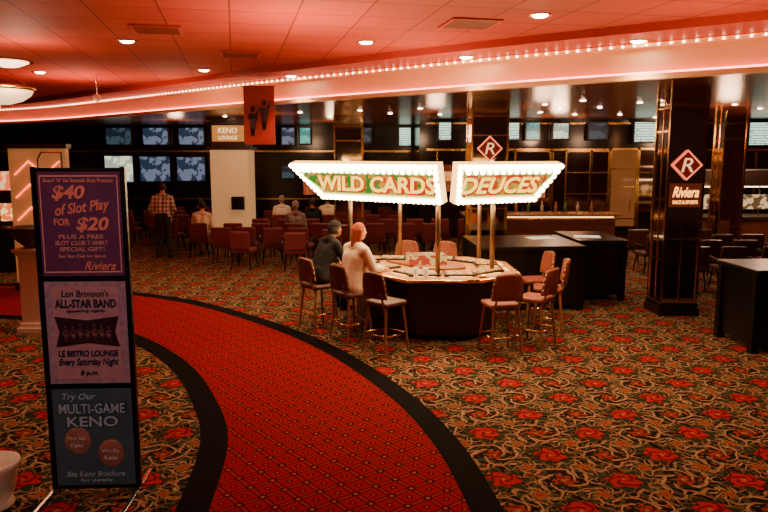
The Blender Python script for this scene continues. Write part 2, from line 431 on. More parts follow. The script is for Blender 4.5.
def ty(p, s, z, w, h, m, x=0, sh=0, bold=.0, rot=0, y=-.0165): text(s, w, h, m, p, (x, y, z), shear=sh, bold=bold, rot=(0, rot, 0))
fr = MB()
for (a, b_, c_, d_) in ((-.29, .29, 1.665, 1.675), (-.29, .29, 2.35, 2.36)): fr.bx(a, b_, -.016, -.012, c_, d_)
fr.bx(-.295, -.287, -.016, -.012, 1.665, 2.36); fr.bx(.287, .295, -.016, -.012, 1.665, 2.36)
fr.build('border', peach, p)
ty(p, "Board 'N' Go Seconds Slots Presents", 2.325, .52, .03, peach)
ty(p, '$40', 2.235, .25, .11, orange, -.08, .2, .03)
ty(p, 'of Slot Play', 2.125, .42, .10, orange, .02, .3, .02, -.12)
ty(p, 'FOR', 2.03, .12, .05, orange, -.14, 0, .02)
ty(p, '$20', 2.01, .25, .11, orange, .09, .2, .03)
ty(p, 'PLUS A FREE', 1.925, .34, .03, peach); ty(p, 'SLOT CLUB T-SHIRT', 1.88, .40, .03, peach); ty(p, 'SPECIAL GIFT!', 1.835, .34, .03, peach); ty(p, 'See Slot Club for details', 1.785, .36, .022, peach)
ty(p, 'Riviera', 1.715, .24, .06, orange, .13, .4, .01)
p = poster(.84, 1.60, poster_mat('pink_marble_poster', (.16, .09, .22), (.66, .44, .58), 26), 'pink marbled poster with a black band picture')
MB().bx(-.255, .255, -.016, -.012, .875, 1.565).build('inner_panel', poster_mat('pink_inner', (.42, .20, .28), (.62, .36, .44), 30), p)
ph = MB(); top = [(-.25+.05*i, 1.315+.03*abs((i-5)/5)) for i in range(11)]; bot = [(.25-.05*i, 1.145-.03*abs((i-5)/5)) for i in range(11)]
ph.bm.faces.new([ph.bm.verts.new((x_, -.017, z_)) for x_, z_ in top+[(.215, 1.23)]+bot+[(-.215, 1.23)]])
ph.build('picture', poster_mat('band_photo', (.006, .004, .008), (.07, .025, .05), 14), p)
fgm = poster_mat('figure_mauve', (.02, .01, .02), (.26, .10, .12), 26)
for k in range(7):
    dz = random.uniform(-.012, .015); x_ = -.165+.055*k
    g = MB().sph((x_, -.018, 1.27+dz), .011, (1, .15, 1.15), 10).limb((x_-.010, -.0175, 1.238+dz), (x_+.010, -.0175, 1.238+dz), .013, .013, 8).limb((x_-.014, -.0175, 1.232+dz), (x_-.035, -.0175, 1.205+dz), .006, .005, 8).limb((x_-.006, -.0175, 1.22+dz), (x_-.009, -.0175, 1.165), .011, .008, 8).limb((x_+.006, -.0175, 1.22+dz), (x_+.012, -.0175, 1.165), .011, .008, 8)
    for v in g.bm.verts: v.co.y = -.0175+(v.co.y+.0175)*.15
    g.build('band_figure', fgm, p, True)
def ty2(p, s, z, w, h, m, x=0, sh=0, bold=0): text(s, w, h, m, p, (x, -.021, z), shear=sh, bold=bold)
ty2(p, "Lon Bronson's", 1.515, .36, .048, inkb, 0, .1, .0)
ty2(p, 'ALL-STAR BAND', 1.44, .47, .06, inkb, 0, 0, .02); ty2(p, 'appearing nightly', 1.385, .3, .022, inkb)
ty2(p, 'LE BISTRO LOUNGE', 1.07, .46, .045, inkb, 0, 0, .02)
ty2(p, 'Every Saturday Night', 1.0, .46, .065, inkb, 0, .2, .01); ty2(p, '8 p.m.', .92, .14, .045, inkb, 0, .2, .01)
p = poster(.05, .80, poster_mat('blue_poster', (.035, .07, .11), (.09, .17, .22), 7), 'dark blue keno poster with two orange balls')
ty(p, 'Try Our', .735, .26, .06, tealp, -.1, .2, .01)
ty(p, 'MULTI-GAME', .65, .54, .088, inkd, 0, 0, .05, y=-.014); ty(p, 'MULTI-GAME', .65, .52, .075, tealp, 0, 0, .01, y=-.02)
ty(p, 'KENO', .55, .42, .092, inkd, 0, 0, .05, y=-.014); ty(p, 'KENO', .55, .40, .078, tealp, 0, 0, .015, y=-.02)
for x_, z_, s in ((-.13, .40, 'Pick Up'), (.13, .30, 'Win Big')):
    MB().sph((x_, -.012, z_), .105, (1, .12, 1), 24).build('ball_picture', poster_mat('ball_orange', (.14, .04, .05), (.60, .28, .20), 14), p, True)
    text(s, .14, .03, paleb, p, (x_, -.029, z_+.02)); text('Keno', .10, .03, paleb, p, (x_, -.029, z_-.03))
ty(p, 'See Keno Brochure', .14, .46, .04, tealp, 0, .2); ty(p, 'for details', .09, .25, .022, tealp)

u_ = thing('sand_urn', 'cream round urn on the floor at the lower left', 'urn', (-2.80, 4.72, 0))
MB().lathe([(.13, 0), (.14, .03), (.12, .05), (.15, .15), (.17, .27), (.19, .31), (.19, .34), (.165, .34), (.15, .29), (0, .28)]).build('body', cer, u_, True)
MB().lathe([(0, .281), (.148, .292)]).build('sand', mat('sand', (.6, .5, .38), .9), u_)
pd = thing('pedestal', 'cream square pedestal with moulded base behind the poster stand', 'pedestal', (-4.98, 9.85, 0))
MB().bx(-.15, .15, -.15, .15, .14, 1.1).build('shaft', cream, pd)
MB().bx(-.21, .21, -.21, .21, 0, .08).bx(-.18, .18, -.18, .18, .08, .14).build('base', cream, pd, bevel=.01)
MB().bx(-.18, .18, -.18, .18, 1.1, 1.15).bx(-.21, .21, -.21, .21, 1.15, 1.2).build('cap', cream, pd, bevel=.01)
bw = thing('planter_bowl', 'dark bowl standing on the cream pedestal', 'bowl', (-4.98, 9.85, 1.2))
MB().lathe([(.10, 0), (.12, .03), (.22, .12), (.30, .26), (.32, .30), (.29, .30), (.2, .14), (0, .06)]).build('body', darkwood, bw, True)

dp = thing('display_panel', 'tall cream lit partition with orange neon zigzags behind the poster stand', 'display', (-6.35, 13.0, 0))
MB().bx(-.52, .52, -.08, .08, .14, 2.62).build('board', mat('lit_cream', (.65, .40, .18), .5, 0, (1, .42, .12), .16, var=.5, vs=3), dp)
MB().bx(-.56, .56, -.11, .11, 2.62, 2.70).build('top_moulding', darkwood, dp); MB().bx(-.56, .56, -.11, .11, 0, .14).build('base', darkwood, dp)
on = mat('orange_neon', (1, .3, .1), .3, 0, (1, .12, .03), 4, nosample=True)
for k in range(3):
    z = 1.3+k*.42
    MB().tube([(-.42, -.1, z), (-.15, -.1, z+.25), (.12, -.1, z), (.42, -.1, z+.25)], .014).build('neon_zigzag', on, dp, True)
def slot_machine(label):
    s = thing('slot_machine', label, 'slot machine', (0, 0, 0), 0, 'slot machines along the left')
    q = MB(); q.bm.faces.new([q.bm.verts.new(v) for v in ((-.3, -.3, 0), (-.3, .3, 0), (-.3, .3, 1.75), (-.3, 0, 1.75), (-.3, -.08, 1.0), (-.3, -.3, .9))])
    r = bmesh.ops.extrude_face_region(q.bm, geom=q.bm.faces[:]); bmesh.ops.translate(q.bm, vec=(.6, 0, 0), verts=[v for v in r['geom'] if isinstance(v, bmesh.types.BMVert)])
    q.build('cabinet', black, s, bevel=.01)
    MB().box((0, -.06, 1.28), (.48, .03, .38), M=Matrix.Rotation(-.1, 4, 'X')).build('screen', screenmat('slot_screen', (.9, .12, .03), (1, .7, .2), 1.6, 9), s)
    MB().bx(-.28, .28, -.05, .2, 1.75, 2.15).build('topper', screenmat('slot_topper', (1, .12, .04), (1, .5, .2), 1.5, 5), s, bevel=.03)
    MB().bx(-.24, .24, -.29, -.12, .93, .97).build('button_panel', gold, s)
    MB().cyl((.31, 0, .95), (.36, -.03, 1.3), .012).sph((.36, -.03, 1.32), .03).build('handle', chrome, s)
    return s
sm0 = slot_machine('slot machine with glowing red topper, nearest the cream display partition')
sm0.location = (-8.05, 15.2, 0); sm0.rotation_euler = (0, 0, .25)
dup(sm0, (-8.75, 15.05, 0), .25, 'slot machine with glowing topper at the far left edge')

# ---------------------------------------------------------------- kiosk
K = [(.3, 8.98), (1.25, 8.98), (1.85, 9.5), (1.85, 10.5), (1.3, 11.05), (-.2, 11.2), (-.75, 10.7), (-.5, 10.0)]
kc = Vector((.62, 10.1))
def inset(poly, d):
    out = []; n = len(poly)
    for i in range(n):
        a, b_, c_ = Vector(poly[i-1]), Vector(poly[i]), Vector(poly[(i+1) % n])
        e1_ = (b_-a).normalized(); e2_ = (c_-b_).normalized()
        n1 = Vector((-e1_.y, e1_.x)); n2 = Vector((-e2_.y, e2_.x)); m_ = (n1+n2).normalized()
        out.append(tuple(b_+m_*d/max(.3, m_.dot(n1))))
    return out
kio = thing('gaming_kiosk', 'dark octagonal video gaming counter with canopy posts under the lit marquee', 'gaming counter', (kc.x, kc.y, 0))
def loc(poly): return [(x-kc.x, y-kc.y) for x, y in poly]
MB().prism(loc(inset(K, .36)), 0, .08).build('plinth', black, kio)
MB().prism(loc(inset(K, .28)), .08, .84).build('counter_base', mat('kiosk_wood', (.03, .010, .006), .3), kio)
tp = MB(); A = loc(K); B = loc(inset(K, .70)); n = 8
va = [[tp.bm.verts.new((x, y, z)) for x, y in A] for z in (.84, .90)]; vb = [[tp.bm.verts.new((x, y, z)) for x, y in B] for z in (.84, .90)]
for i in range(n):
    j = (i+1) % n
    tp.bm.faces.new((va[1][i], va[1][j], vb[1][j], vb[1][i])); tp.bm.faces.new((va[0][i], vb[0][i], vb[0][j], va[0][j]))
    tp.bm.faces.new((va[0][i], va[0][j], va[1][j], va[1][i])); tp.bm.faces.new((vb[0][i], vb[1][i], vb[1][j], vb[0][j]))
tp.build('countertop', mat('counter_laminate', (.46, .20, .06), .3), kio, bevel=.008)
ed = MB(); A2 = loc(inset(K, -.012))
ed.tube([(x, y, .87) for x, y in A2]+[(A2[0][0], A2[0][1], .87)], .026); ed.build('brass_edge', gold, kio, True)
MB().prism(loc(inset(K, .69)), .5, .93).build('centre_cabinet', mat('kiosk_centre', (.22, .08, .03), .4), kio)
scr = screenmat('kiosk_screen', (.85, .14, .02), (1, .62, .16), 1.7, 16)
for i in range(8):
    a = Vector(K[i]); c_ = Vector(K[(i+1) % 8]); L = (c_-a).length; e_ = (c_-a)/L; nn = Vector((-e_.y, e_.x)); cnt = 2 if L > .9 else 1
    for k in range(cnt):
        p = a+e_*L*((k+.5)/cnt)+nn*.36-kc; ang = math.atan2(e_.y, e_.x)
        bz = MB().box((p.x, p.y, .915), (.42, .34, .03), ang).build('game_bezel', black, kio, bevel=.005)
        MB().box((p.x, p.y, .934), (.34, .26, .008), ang).build('game_screen', scr, bz)
        m2 = a+e_*L*((k+.5)/cnt)+nn*.13-kc
        MB().box((m2.x, m2.y, .905), (.3, .05, .012), ang).build('button_strip', mat('buttons', (.8, .6, .3), .4, 0, (1, .5, .12), .6), kio)
MB().box((0, .05, 1.0), (.55, .35, .14), .1).build('display_riser', screenmat('riser_face', (.7, .05, .02), (1, .6, .15), 1.0, 12), kio)
posts = [(-.5, 10.4), (.72, 9.28), (1.5, 9.62), (.25, 10.95), (1.45, 10.6)]
for x, y in posts:
    MB().cyl((x-kc.x, y-kc.y, .9), (x-kc.x, y-kc.y, 2.2), .033, n=14).cyl((x-kc.x, y-kc.y, .9), (x-kc.x, y-kc.y, .93), .06, n=14).build('post', mat('post_bronze', (.25, .15, .09), .35, .8), kio, True)
CP = [(.75, 9.15), (2.25, 9.93), (2.3, 11.0), (1.2, 11.75), (-.6, 11.7), (-1.2, 10.68)]
MB().prism(loc(inset(CP, .12)), 2.16, 2.24).build('canopy_roof', mat('canopy_paint', (.30, .16, .09), .5), kio)
vb_ = MB()
for a, c_ in ((1, 2), (2, 3), (3, 4), (4, 5)):
    a = Vector(CP[a]); c_ = Vector(CP[c_]); m_ = (a+c_)/2; e_ = c_-a
    vb_.box((m_.x-kc.x, m_.y-kc.y, 2.12), (e_.length, .06, .44), math.atan2(e_.y, e_.x))
vb_.build('valance', mat('valance_paint', (.12, .03, .02), .5), kio)

def marquee(label, TL, TR, H, e1_, e2_, words, acc):
    TL = Vector((*TL, 2.39)); TR = Vector((*TR, 2.39)); U = (TR-TL); W = U.length; U.normalize()
    out = Vector((U.y, -U.x, 0)); Z = (out*.28+Vector((0, 0, .96))).normalized(); Yi = Z.cross(U)
    M4 = Matrix.Identity(4)
    for i in range(3): M4[i][0] = U[i]; M4[i][1] = Yi[i]; M4[i][2] = Z[i]; M4[i][3] = TL[i]
    t = thing('marquee_sign', label, 'sign', (0, 0, 0)); t.matrix_world = M4
    def trap(d, y0, y1):
        p = [(0+d, -d), (W-d, -d), (W-e2_-d*.8, -H+d), (e1_+d*1.1, -H+d)]
        q = MB(); lo = [q.bm.verts.new((x, y0, z)) for x, z in p]; hi = [q.bm.verts.new((x, y1, z)) for x, z in p]
        q.bm.faces.new(lo); q.bm.faces.new(hi[::-1])
        for i in range(4): q.bm.faces.new((lo[i], lo[(i+1) % 4], hi[(i+1) % 4], hi[i]))
        return q
    trap(0, -.03, .09).build('housing', mat('sign_housing', (.20, .10, .03), .35, .2, (1, .54, .14), 4.0), t)  # housing emission paints the glow of the surrounding bulbs
    trap(.095, -.045, -.028).build('face_panel', screenmat('marquee_face_'+words[0][:2], acc[0], acc[1], 1.3, 11), t)
    red = mat('letter_red', (.02, .002, .002), .4, 0, (.9, .01, .0), 1.1, nosample=True); yel = mat('letter_yellow', (.02, .02, .005), .4, 0, (1, .56, .04), 3.2, nosample=True)
    cx = (e1_+.1+W-e2_-.1)/2; ww = (W-e1_-e2_)*.98
    text(words, ww*1.03, H*.50, red, t, (cx+.012, -.05, -H/2-.03), 'letter_shadow', bold=.06, shear=.2)
    text(words, ww*.99, H*.42, yel, t, (cx, -.06, -H/2-.015), 'lettering', bold=.022, shear=.2)
    p = [(.11+.03, -.05, -.135), (W-.14, -.05, -.135), (W-e2_-.10, -.05, -H+.11), (e1_+.14, -.05, -H+.11), (.14, -.05, -.135)]
    MB().tube(p, .009).build('green_outline', mat('row_green', (.01, .05, .01), .4, 0, (.10, .8, .10), 1.4, nosample=True), t)
    pts = []
    p = [Vector((.035, 0, -.035)), Vector((W-.035, 0, -.035)), Vector((W-e2_-.03, 0, -H+.035)), Vector((e1_+.04, 0, -H+.035))]
    for i in range(4):
        a, c_ = p[i], p[(i+1) % 4]; L = (c_-a).length; k = max(2, round(L/.082))
        for j in range(k): pts.append(a+(c_-a)*j/k)
    k = min(int((W-.3)/.10), 100-len(pts))
    for j in range(k): pts.append(Vector((.17+j*(W-.30)/(k-1), 0, -.10)))
    f0 = None
    for c_ in pts[:100]:
        if f0 is None: f0 = MB().sph((0, 0, 0), .036, n=8).build('bulb', bulbm, t, True); o = f0
        else: o = f0.copy(); C.objects.link(o); o.parent = t
        o.location = (c_.x, -.05, c_.z)
    return t
marquee('long trapezoid marquee sign ringed with white bulbs, left side of the kiosk', (-1.40, 10.68), (.70, 9.02), .54, .52, .02, 'WILD CARDS', ((.04, .22, .02), (.75, .28, .02)))
marquee('shorter trapezoid marquee sign ringed with white bulbs, right side of the kiosk', (.93, 9.02), (2.48, 9.86), .54, .06, .36, 'DEUCES', ((.55, .05, .01), (.60, .34, .02)))

# ---------------------------------------------------------------- bar stools
def bar_stool(label, cush):
    t = thing('bar_stool', label, 'bar stool', (0, 0, 0), 0, 'bar stools around the kiosk')
    MB().bx(-.2, .2, -.19, .21, .60, .67).build('seat', cush, t, bevel=.03)
    q = MB(); rows = []
    for k in range(9):
        a = (k-4)/4; x = a*.2; y = -.235+.05*a*a; rows.append((x, y))
    zs = (.72, .80, .88, .95, 1.00, 1.03)
    def pt(x, y, z, o):
        f = (z-.72)/.31
        zz = z+.025*f*(1-(x/.2)**2)
        return (x*(1-.22*f**3), y+o-.04*f, zz)
    front = [[q.bm.verts.new(pt(x, y, z, .03)) for x, y in rows] for z in zs]
    back = [[q.bm.verts.new(pt(x, y, z, -.02)) for x, y in rows] for z in zs]
    for g in (front, back):
        for r0, r1 in zip(g, g[1:]):
            for i in range(8): q.bm.faces.new((r0[i], r0[i+1], r1[i+1], r1[i]))
    for i in range(8):
        q.bm.faces.new((front[0][i], front[0][i+1], back[0][i+1], back[0][i])); q.bm.faces.new((front[-1][i], front[-1][i+1], back[-1][i+1], back[-1][i]))
    for j in range(len(zs)-1):
        for i in (0, 8): q.bm.faces.new((front[j][i], front[j+1][i], back[j+1][i], back[j][i]))
    br = q.build('backrest', cush, t, True, bevel=.008)
    rim = [pt(*rows[0], z, .005) for z in zs]+[pt(*rows[i], 1.03, .005) for i in range(1, 8)]+[pt(*rows[8], z, .005) for z in zs[::-1]]
    MB().tube(rim, .013, 8).build('rim', oak, br, True)
    for sx in (-1, 1):
        for sy in (-1, 1):
            MB().cyl((sx*.16, sy*.15, .60), (sx*.21, sy*.21, 0), .020, .015, 8).build('leg', oak, t)
        MB().cyl((sx*.16, -.17, .58), (sx*.15, -.235, .80), .014, n=8).build('back_post', oak, t)
    q = MB(); zf = .24; c4 = [(-.192, -.188), (.192, -.188), (.192, .188), (-.192, .188), (-.192, -.188)]
    q.tube([(x, y, zf) for x, y in c4], .010); q.build('foot_rail', gold, t, True)
    return t
SA = bar_stool('x', brown)
def face(x, y, c=kc): return math.atan2(-(c.x-x), c.y-y)
SB = [((-.95, 9.98), 'bar stool under the person in dark clothes at the kiosk', SA), ((-.45, 9.38), 'bar stool under the person in the cream jacket', SA), ((.02, 8.78), 'empty dark brown bar stool nearest the camera, left front of the kiosk', SA)]
for i, ((x, y), lb, src) in enumerate(SB):
    if i == 0: SA.location = (x, y, 0); SA.rotation_euler = (0, 0, math.atan2(-.787, .617)); SA['label'] = lb
    else: dup(SA, (x, y, 0), math.atan2(-.787, .617)+(.1 if i == 2 else 0), lb)
SR = bar_stool('empty rust bar stool, nearest on the right front of the kiosk', rust)
SR.location = (1.48, 8.68, 0); SR.rotation_euler = (0, 0, .25)
for (x, y), lb in (((2.0, 9.05), 'empty rust bar stool, second along the right side of the kiosk'), ((2.33, 9.75), 'empty rust bar stool with back turned to the black tables'), ((2.28, 10.42), 'rust bar stool at the far right corner of the kiosk'),
                   ((.98, 11.5), 'rust bar stool behind the kiosk at the right'), ((.42, 11.6), 'rust bar stool behind the kiosk in the middle')):
    dup(SR, (x, y, 0), face(x, y), lb)

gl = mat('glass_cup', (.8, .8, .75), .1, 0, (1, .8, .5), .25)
for i, (x, y, lb) in enumerate(((.42, 9.13, 'clear drinking glass on the kiosk counter beside the near post'), (.55, 9.11, 'second clear drinking glass on the kiosk counter'))):
    t = thing('drinking_glass', lb, 'glass', (x, y, .901), 0, 'glasses on the kiosk counter')
    MB().lathe([(.03, 0), (.038, .13), (.034, .13), (.028, .01), (0, .01)], n=16).build('body', gl, t, True)
    MB().lathe([(0, .03), (.030, .03), (.033, .09), (0, .09)], n=16).build('drink', mat('drink', (.6, .4, .15), .3), t, True)
t = thing('ashtray', 'small round brass ashtray on the right of the kiosk counter', 'ashtray', (1.3, 9.12, .901)); MB().lathe([(.05, 0), (.07, .03), (.06, .03), (.045, .01), (0, .01)], n=18).build('dish', gold, t, True); MB().cyl((.06, 0, .032), (.01, 0, .02), .004).build('cigarette', white, t)

# ---------------------------------------------------------------- black tables
def table(label, x, y, w, d, h, rz=0):
    t = thing('black_table', label, 'table', (x, y, 0), rz)
    MB().bx(-w/2, w/2, -d/2, d/2, h-.07, h).build('table_top', black, t, bevel=.015)
    MB().bx(-w/2+.05, w/2-.05, -d/2+.08, d/2-.08, .1, h-.07).build('body', black, t)
    for sx in (-1, 1):
        for sy in (-1, 1): MB().bx(sx*(w/2-.06)-.05, sx*(w/2-.06)+.05, sy*(d/2-.09)-.05, sy*(d/2-.09)+.05, 0, h-.07).build('corner_leg', blackmetal, t)
    return t
table('long black table beyond the kiosk, left of the pair', 2.33, 11.85, 1.75, 1.6, 1.06, .06)
table('black table beside the long one, with papers on top', 3.72, 12.6, .85, 1.5, 1.06, .05)
table('black table at the right edge of the view', 5.17, 9.1, 1.1, 1.0, 1.08, .05)
for (x, y, r, lb) in ((2.75, 12.2, .3, 'white paper sheet lying on the long black table'), (3.62, 12.4, -.2, 'white paper sheet lying on the shorter black table')):
    tag(MB().box((x, y, 1.064), (.45, .32, .006), r).build('paper_sheet', white), lb, 'paper')

# ---------------------------------------------------------------- pillars
def pillar(label, x, y, s, signz=None, txt=None, rz=0):
    t = thing('pillar', label, 'pillar', (x, y, 0), rz); h = s/2
    MB().bx(-h, h, -h, h, .2, ZL).build('mirror_cladding', mirror, t)
    MB().bx(-h-.05, h+.05, -h-.05, h+.05, 0, .12).bx(-h-.03, h+.03, -h-.03, h+.03, .12, .2).build('base', black, t, bevel=.01)
    q = MB()
    for sx in (-1, 1):
        for sy in (-1, 1): q.bx(sx*h-.02, sx*h+.02, sy*h-.02, sy*h+.02, .2, ZL)
    for z in (.24, .85, 1.5, 2.85, 3.2): q.bx(-h-.012, h+.012, -h-.012, h+.012, z, z+.025)
    q.bx(-.01, .01, -h-.012, h+.012, .2, 1.5); q.bx(-h-.012, h+.012, -.01, .01, .2, ZL)
    q.build('edge_trim', gold, t)
    if signz:
        d = MB(); r = .22
        v = [d.bm.verts.new(p) for p in ((-r, -h-.03, signz), (0, -h-.03, signz-r), (r, -h-.03, signz), (0, -h-.03, signz+r))]; w_ = [d.bm.verts.new((a.co.x, -h, a.co.z)) for a in v]
        d.bm.faces.new(v); d.bm.faces.new(w_[::-1])
        for i in range(4): d.bm.faces.new((v[i], v[(i+1) % 4], w_[(i+1) % 4], w_[i]))
        di = d.build('diamond_sign', mat('diamond_red', (.10, .010, .006), .2, 0, (1, .04, .01), .12), t)
        lc = mat('letter_cream', (.1, .08, .05), .4, 0, (1, .50, .24), 1.6, nosample=True)
        q = MB(); q.tube([(-r, -h-.035, signz), (0, -h-.035, signz-r), (r, -h-.035, signz), (0, -h-.035, signz+r), (-r, -h-.035, signz)], .011); q.build('diamond_border', mat('border_red', (.1, .02, .02), .4, 0, (1, .18, .08), 2.2, nosample=True), di)
        text('R', .18, .21, lc, di, (0, -h-.045, signz), shear=.2, bold=.0)
        if txt:
            b_ = MB().bx(-h+.03, h-.03, -h-.03, -h, signz-.64, signz-.28).build('name_plate', mat('plate', (.10, .03, .018), .15, .5, (1, .16, .04), .10), t)
            text(txt, s-.14, .16, mat('letter_orange', (.1, .04, .02), .4, 0, (1, .38, .08), 4.0, nosample=True), b_, (0, -h-.038, signz-.41), shear=.35, bold=.01)
            text('RACE & SPORTS', s-.16, .055, MC['letter_orange'], b_, (0, -h-.038, signz-.565))
    return t
pillar('bronze mirrored pillar with R diamond sign, near the right edge', 4.62, 11.05, .54, 2.35, 'Riviera')
pillar('bronze mirrored pillar with diamond sign behind the marquee kiosk', 1.95, 13.4, .66, 2.62)
pillar('dark mirrored pillar among the far seats, left of the marquee', -.9, 18.2, .70)
pillar('slim dark mirrored pillar near the back wall, right of the gold door', 8.0, 16.4, .5)
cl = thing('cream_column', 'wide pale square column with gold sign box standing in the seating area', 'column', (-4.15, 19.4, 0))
MB().bx(-.5, .5, -.5, .5, .15, 2.64).build('shaft', mat('pale_column', (.90, .66, .36), .6, 0, (1, .56, .22), .26, var=.06), cl)  # shaft brightness painted in as a faint emission
MB().bx(-.55, .55, -.55, .55, 0, .15).build('base', darkwood, cl)
MB().bx(-.56, .56, -.56, .56, 2.64, 2.72).bx(-.56, .56, -.56, .56, 3.42, ZL).bx(-.47, .47, -.47, .47, 2.72, 3.42).build('cornice', darkwood, cl)
sb_ = MB().bx(-.42, .42, -.54, -.46, 2.86, 3.28).build('sign_box', mat('gold_box', (.35, .14, .04), .4, 0, (1, .38, .07), .5, var=.7, vs=7), cl)
lo_ = mat('letter_pale', (.3, .2, .1), .4, 0, (1, .75, .35), 1.8, nosample=True)
text('KENO', .5, .14, lo_, sb_, (0, -.555, 3.15)); text('LOUNGE', .5, .10, lo_, sb_, (0, -.555, 2.96))
spk = thing('speaker', 'black speaker box mounted low on the wide pale column', 'speaker', (-3.92, 18.9, 1.05))
MB().bx(-.17, .17, -.16, 0, 0, .35).build('cabinet', black, spk, bevel=.01); MB().cyl((0, -.175, .16), (0, -.16, .16), .11, n=20).build('cone', blackmetal, spk)
bn = thing('red_banner', 'red hanging banner with dark figures below the ceiling band', 'banner', (-2.36, 13.50, 0))
MB().bx(-.29, .29, -.02, .02, 2.70, 3.78).build('cloth', poster_mat('banner_red', (.16, .010, .006), (.42, .035, .02), 3), bn)
dkf = mat('banner_dark', (.03, .004, .003), .7)
for x_, z_ in ((-.12, 3.0), (.10, 3.12)):
    g = MB().sph((x_, -.024, z_+.36), .05, (1, .1, 1.2), 12).limb((x_-.03, -.024, z_+.22), (x_+.04, -.024, z_+.2), .07, .06, 10).limb((x_, -.024, z_+.2), (x_-.01, -.024, z_-.12), .07, .035, 10).limb((x_+.05, -.024, z_+.22), (x_+.12, -.024, z_+.38), .025, .02, 8)
    for v in g.bm.verts: v.co.y = -.0245+(v.co.y+.024)*.05
    g.build('figure_print', dkf, bn, True)
MB().cyl((-.31, 0, 3.78), (.31, 0, 3.78), .016).build('top_rod', gold, bn)
for s in (-1, 1): MB().cyl((s*.2, 0, 3.78), (s*.2, 0, ZB), .004).build('cord', gold, bn)

# ---------------------------------------------------------------- TVs
blue = screenmat('tv_blue', (.02, .035, .07), (.17, .20, .28), .9, 3.0); teal = screenmat('tv_teal', (.02, .22, .20), (.10, .46, .38), 1.2, 2.5)
wht = screenmat('tv_text', (.12, .26, .18), (.75, .9, .7), 2.0, lines=True); pale = screenmat('tv_pale', (.35, .40, .30), (.8, .85, .6), 1.3, 3)
dark = screenmat('tv_dark', (.01, .02, .03), (.05, .08, .1), .8, 3)
T = [(118, 129, 26, 18, 'L', dark, 'television with dim picture, upper row far left'), (155, 129, 26, 18, 'L', blue, 'television with blue picture, upper row above the man in plaid'), (191, 130, 26, 18, 'L', blue, 'television with blue picture, upper row beside the cream column'),
     (119, 169, 29, 27, 'L', pale, 'large television with pale bright picture, lower row far left'), (155, 169, 31, 26, 'L', blue, 'large television with blue picture behind the man in plaid'), (191, 169, 29, 25, 'L', blue, 'large television with blue picture, lower row beside the column'), (221, 170, 22, 24, 'L', teal, 'television partly hidden behind the cream column'),
     (288, 133, 14, 18, 'L', blue, 'small square blue screen right of the cream column'), (305, 133, 12, 17, 'L', teal, 'small dim teal screen beside the blue one'), (288, 172, 14, 14, 'L', dark, 'small dim screen below the blue one'), (365, 133, 14, 16, 'L', dark, 'small dim screen behind the far pillar'),
     (405, 133, 13, 19, 'L', wht, 'bright white listing screen above the marquee, left'), (445, 131, 14, 19, 'R', wht, 'bright white listing screen above the marquee, right'), (514, 131, 12, 18, 'R', wht, 'narrow listing screen right of the centre pillar'), (533, 131, 15, 18, 'R', teal, 'teal screen on the back wall right of the centre pillar'), (561, 131, 17, 17, 'R', pale, 'pale screen on the back wall left of the dark panels'),
     (646, 130, 24, 21, 'R', wht, 'wide white listing screen above the gold framed door'), (598, 131, 20, 18, 'R', dark, 'dark switched off screen between two lit ones'), (728, 131, 16, 20, 'R', teal, 'teal screen right of the mirrored pillar'), (760, 130, 22, 24, 'R', wht, 'pale green listing screen at the right edge'),
     (727, 163, 14, 12, 'R', pale, 'small lit screen low on the right wall')]
for px, py, w, h, side, m_, lb in T:
    Y = (YL if side == 'L' else YR)-.20
    x, z = Q(px, py, Y); k = Y/F*1.02; W, H = w*k, h*k
    z = min(z, ZL-.06-H/2)
    t = thing('television', lb, 'television', (x, Y, z), 0, 'screens on the back wall')
    MB().bx(-W/2, W/2, 0, .12, -H/2, H/2).build('housing', black, t, bevel=.01)
    MB().bx(-W/2+.04, W/2-.04, -.012, .0, -H/2+.04, H/2-.04).build('screen', m_, t)
    MB().bx(-W/6, W/6, .12, .199, -H/5, H/5).build('wall_bracket', blackmetal, t)

def framed(px0, px1, py0, py1, name, label, cat, inner, mull=()):
    x0, z1 = Q(px0, py0, YR-.1); x1, z0 = Q(px1, py1, YR-.1); z0 = max(z0, .0)
    t = thing(name, label, cat, ((x0+x1)/2, YR-.13, 0)); w = (x1-x0)/2
    MB().bx(-w, w, .0, .06, z0, z1).build('panel', inner, t)
    f = MB().bx(-w-.05, -w, -.03, .06, z0, z1+.06).bx(w, w+.05, -.03, .06, z0, z1+.06).bx(-w-.05, w+.05, -.03, .06, z1, z1+.06)
    for z in mull: f.bx(-w, w, -.02, .0, z, z+.03)
    f.build('frame', gold, t)
    return t
litg = mat('lit_glassdoor', (.10, .045, .02), .1, .4, (1, .32, .08), .16, var=.9, vs=2.5)  # pane emission paints a glow into the dim back wall
t = framed(612, 633, 150, 226, 'gold_door', 'gold framed glass door in the dark back wall', 'door', litg, (.7, 1.6, 2.1))
MB().cyl((.2, -.06, .95), (.2, -.06, 1.25), .015).build('handle', gold, t)
framed(567, 588, 152, 212, 'wall_mirror', 'tall bronze mirror panel left of the gold door', 'mirror', mirror, (1.4, 2.0))
framed(640, 655, 150, 212, 'wall_mirror', 'narrow bronze mirror panel between gold door and pillar', 'mirror', mirror, (1.4, 2.0))
framed(516, 548, 152, 206, 'wall_mirror', 'wide bronze mirror panel behind the long bar counter', 'mirror', mirror, (1.4, 2.0))
framed(592, 606, 152, 212, 'wall_mirror', 'slim bronze mirror panel just left of the gold door', 'mirror', mirror, (1.4, 2.0))
bc = thing('bar_counter', 'dark bar counter with brass rails in front of the back wall', 'bar counter', (4.0, 17.2, 0))
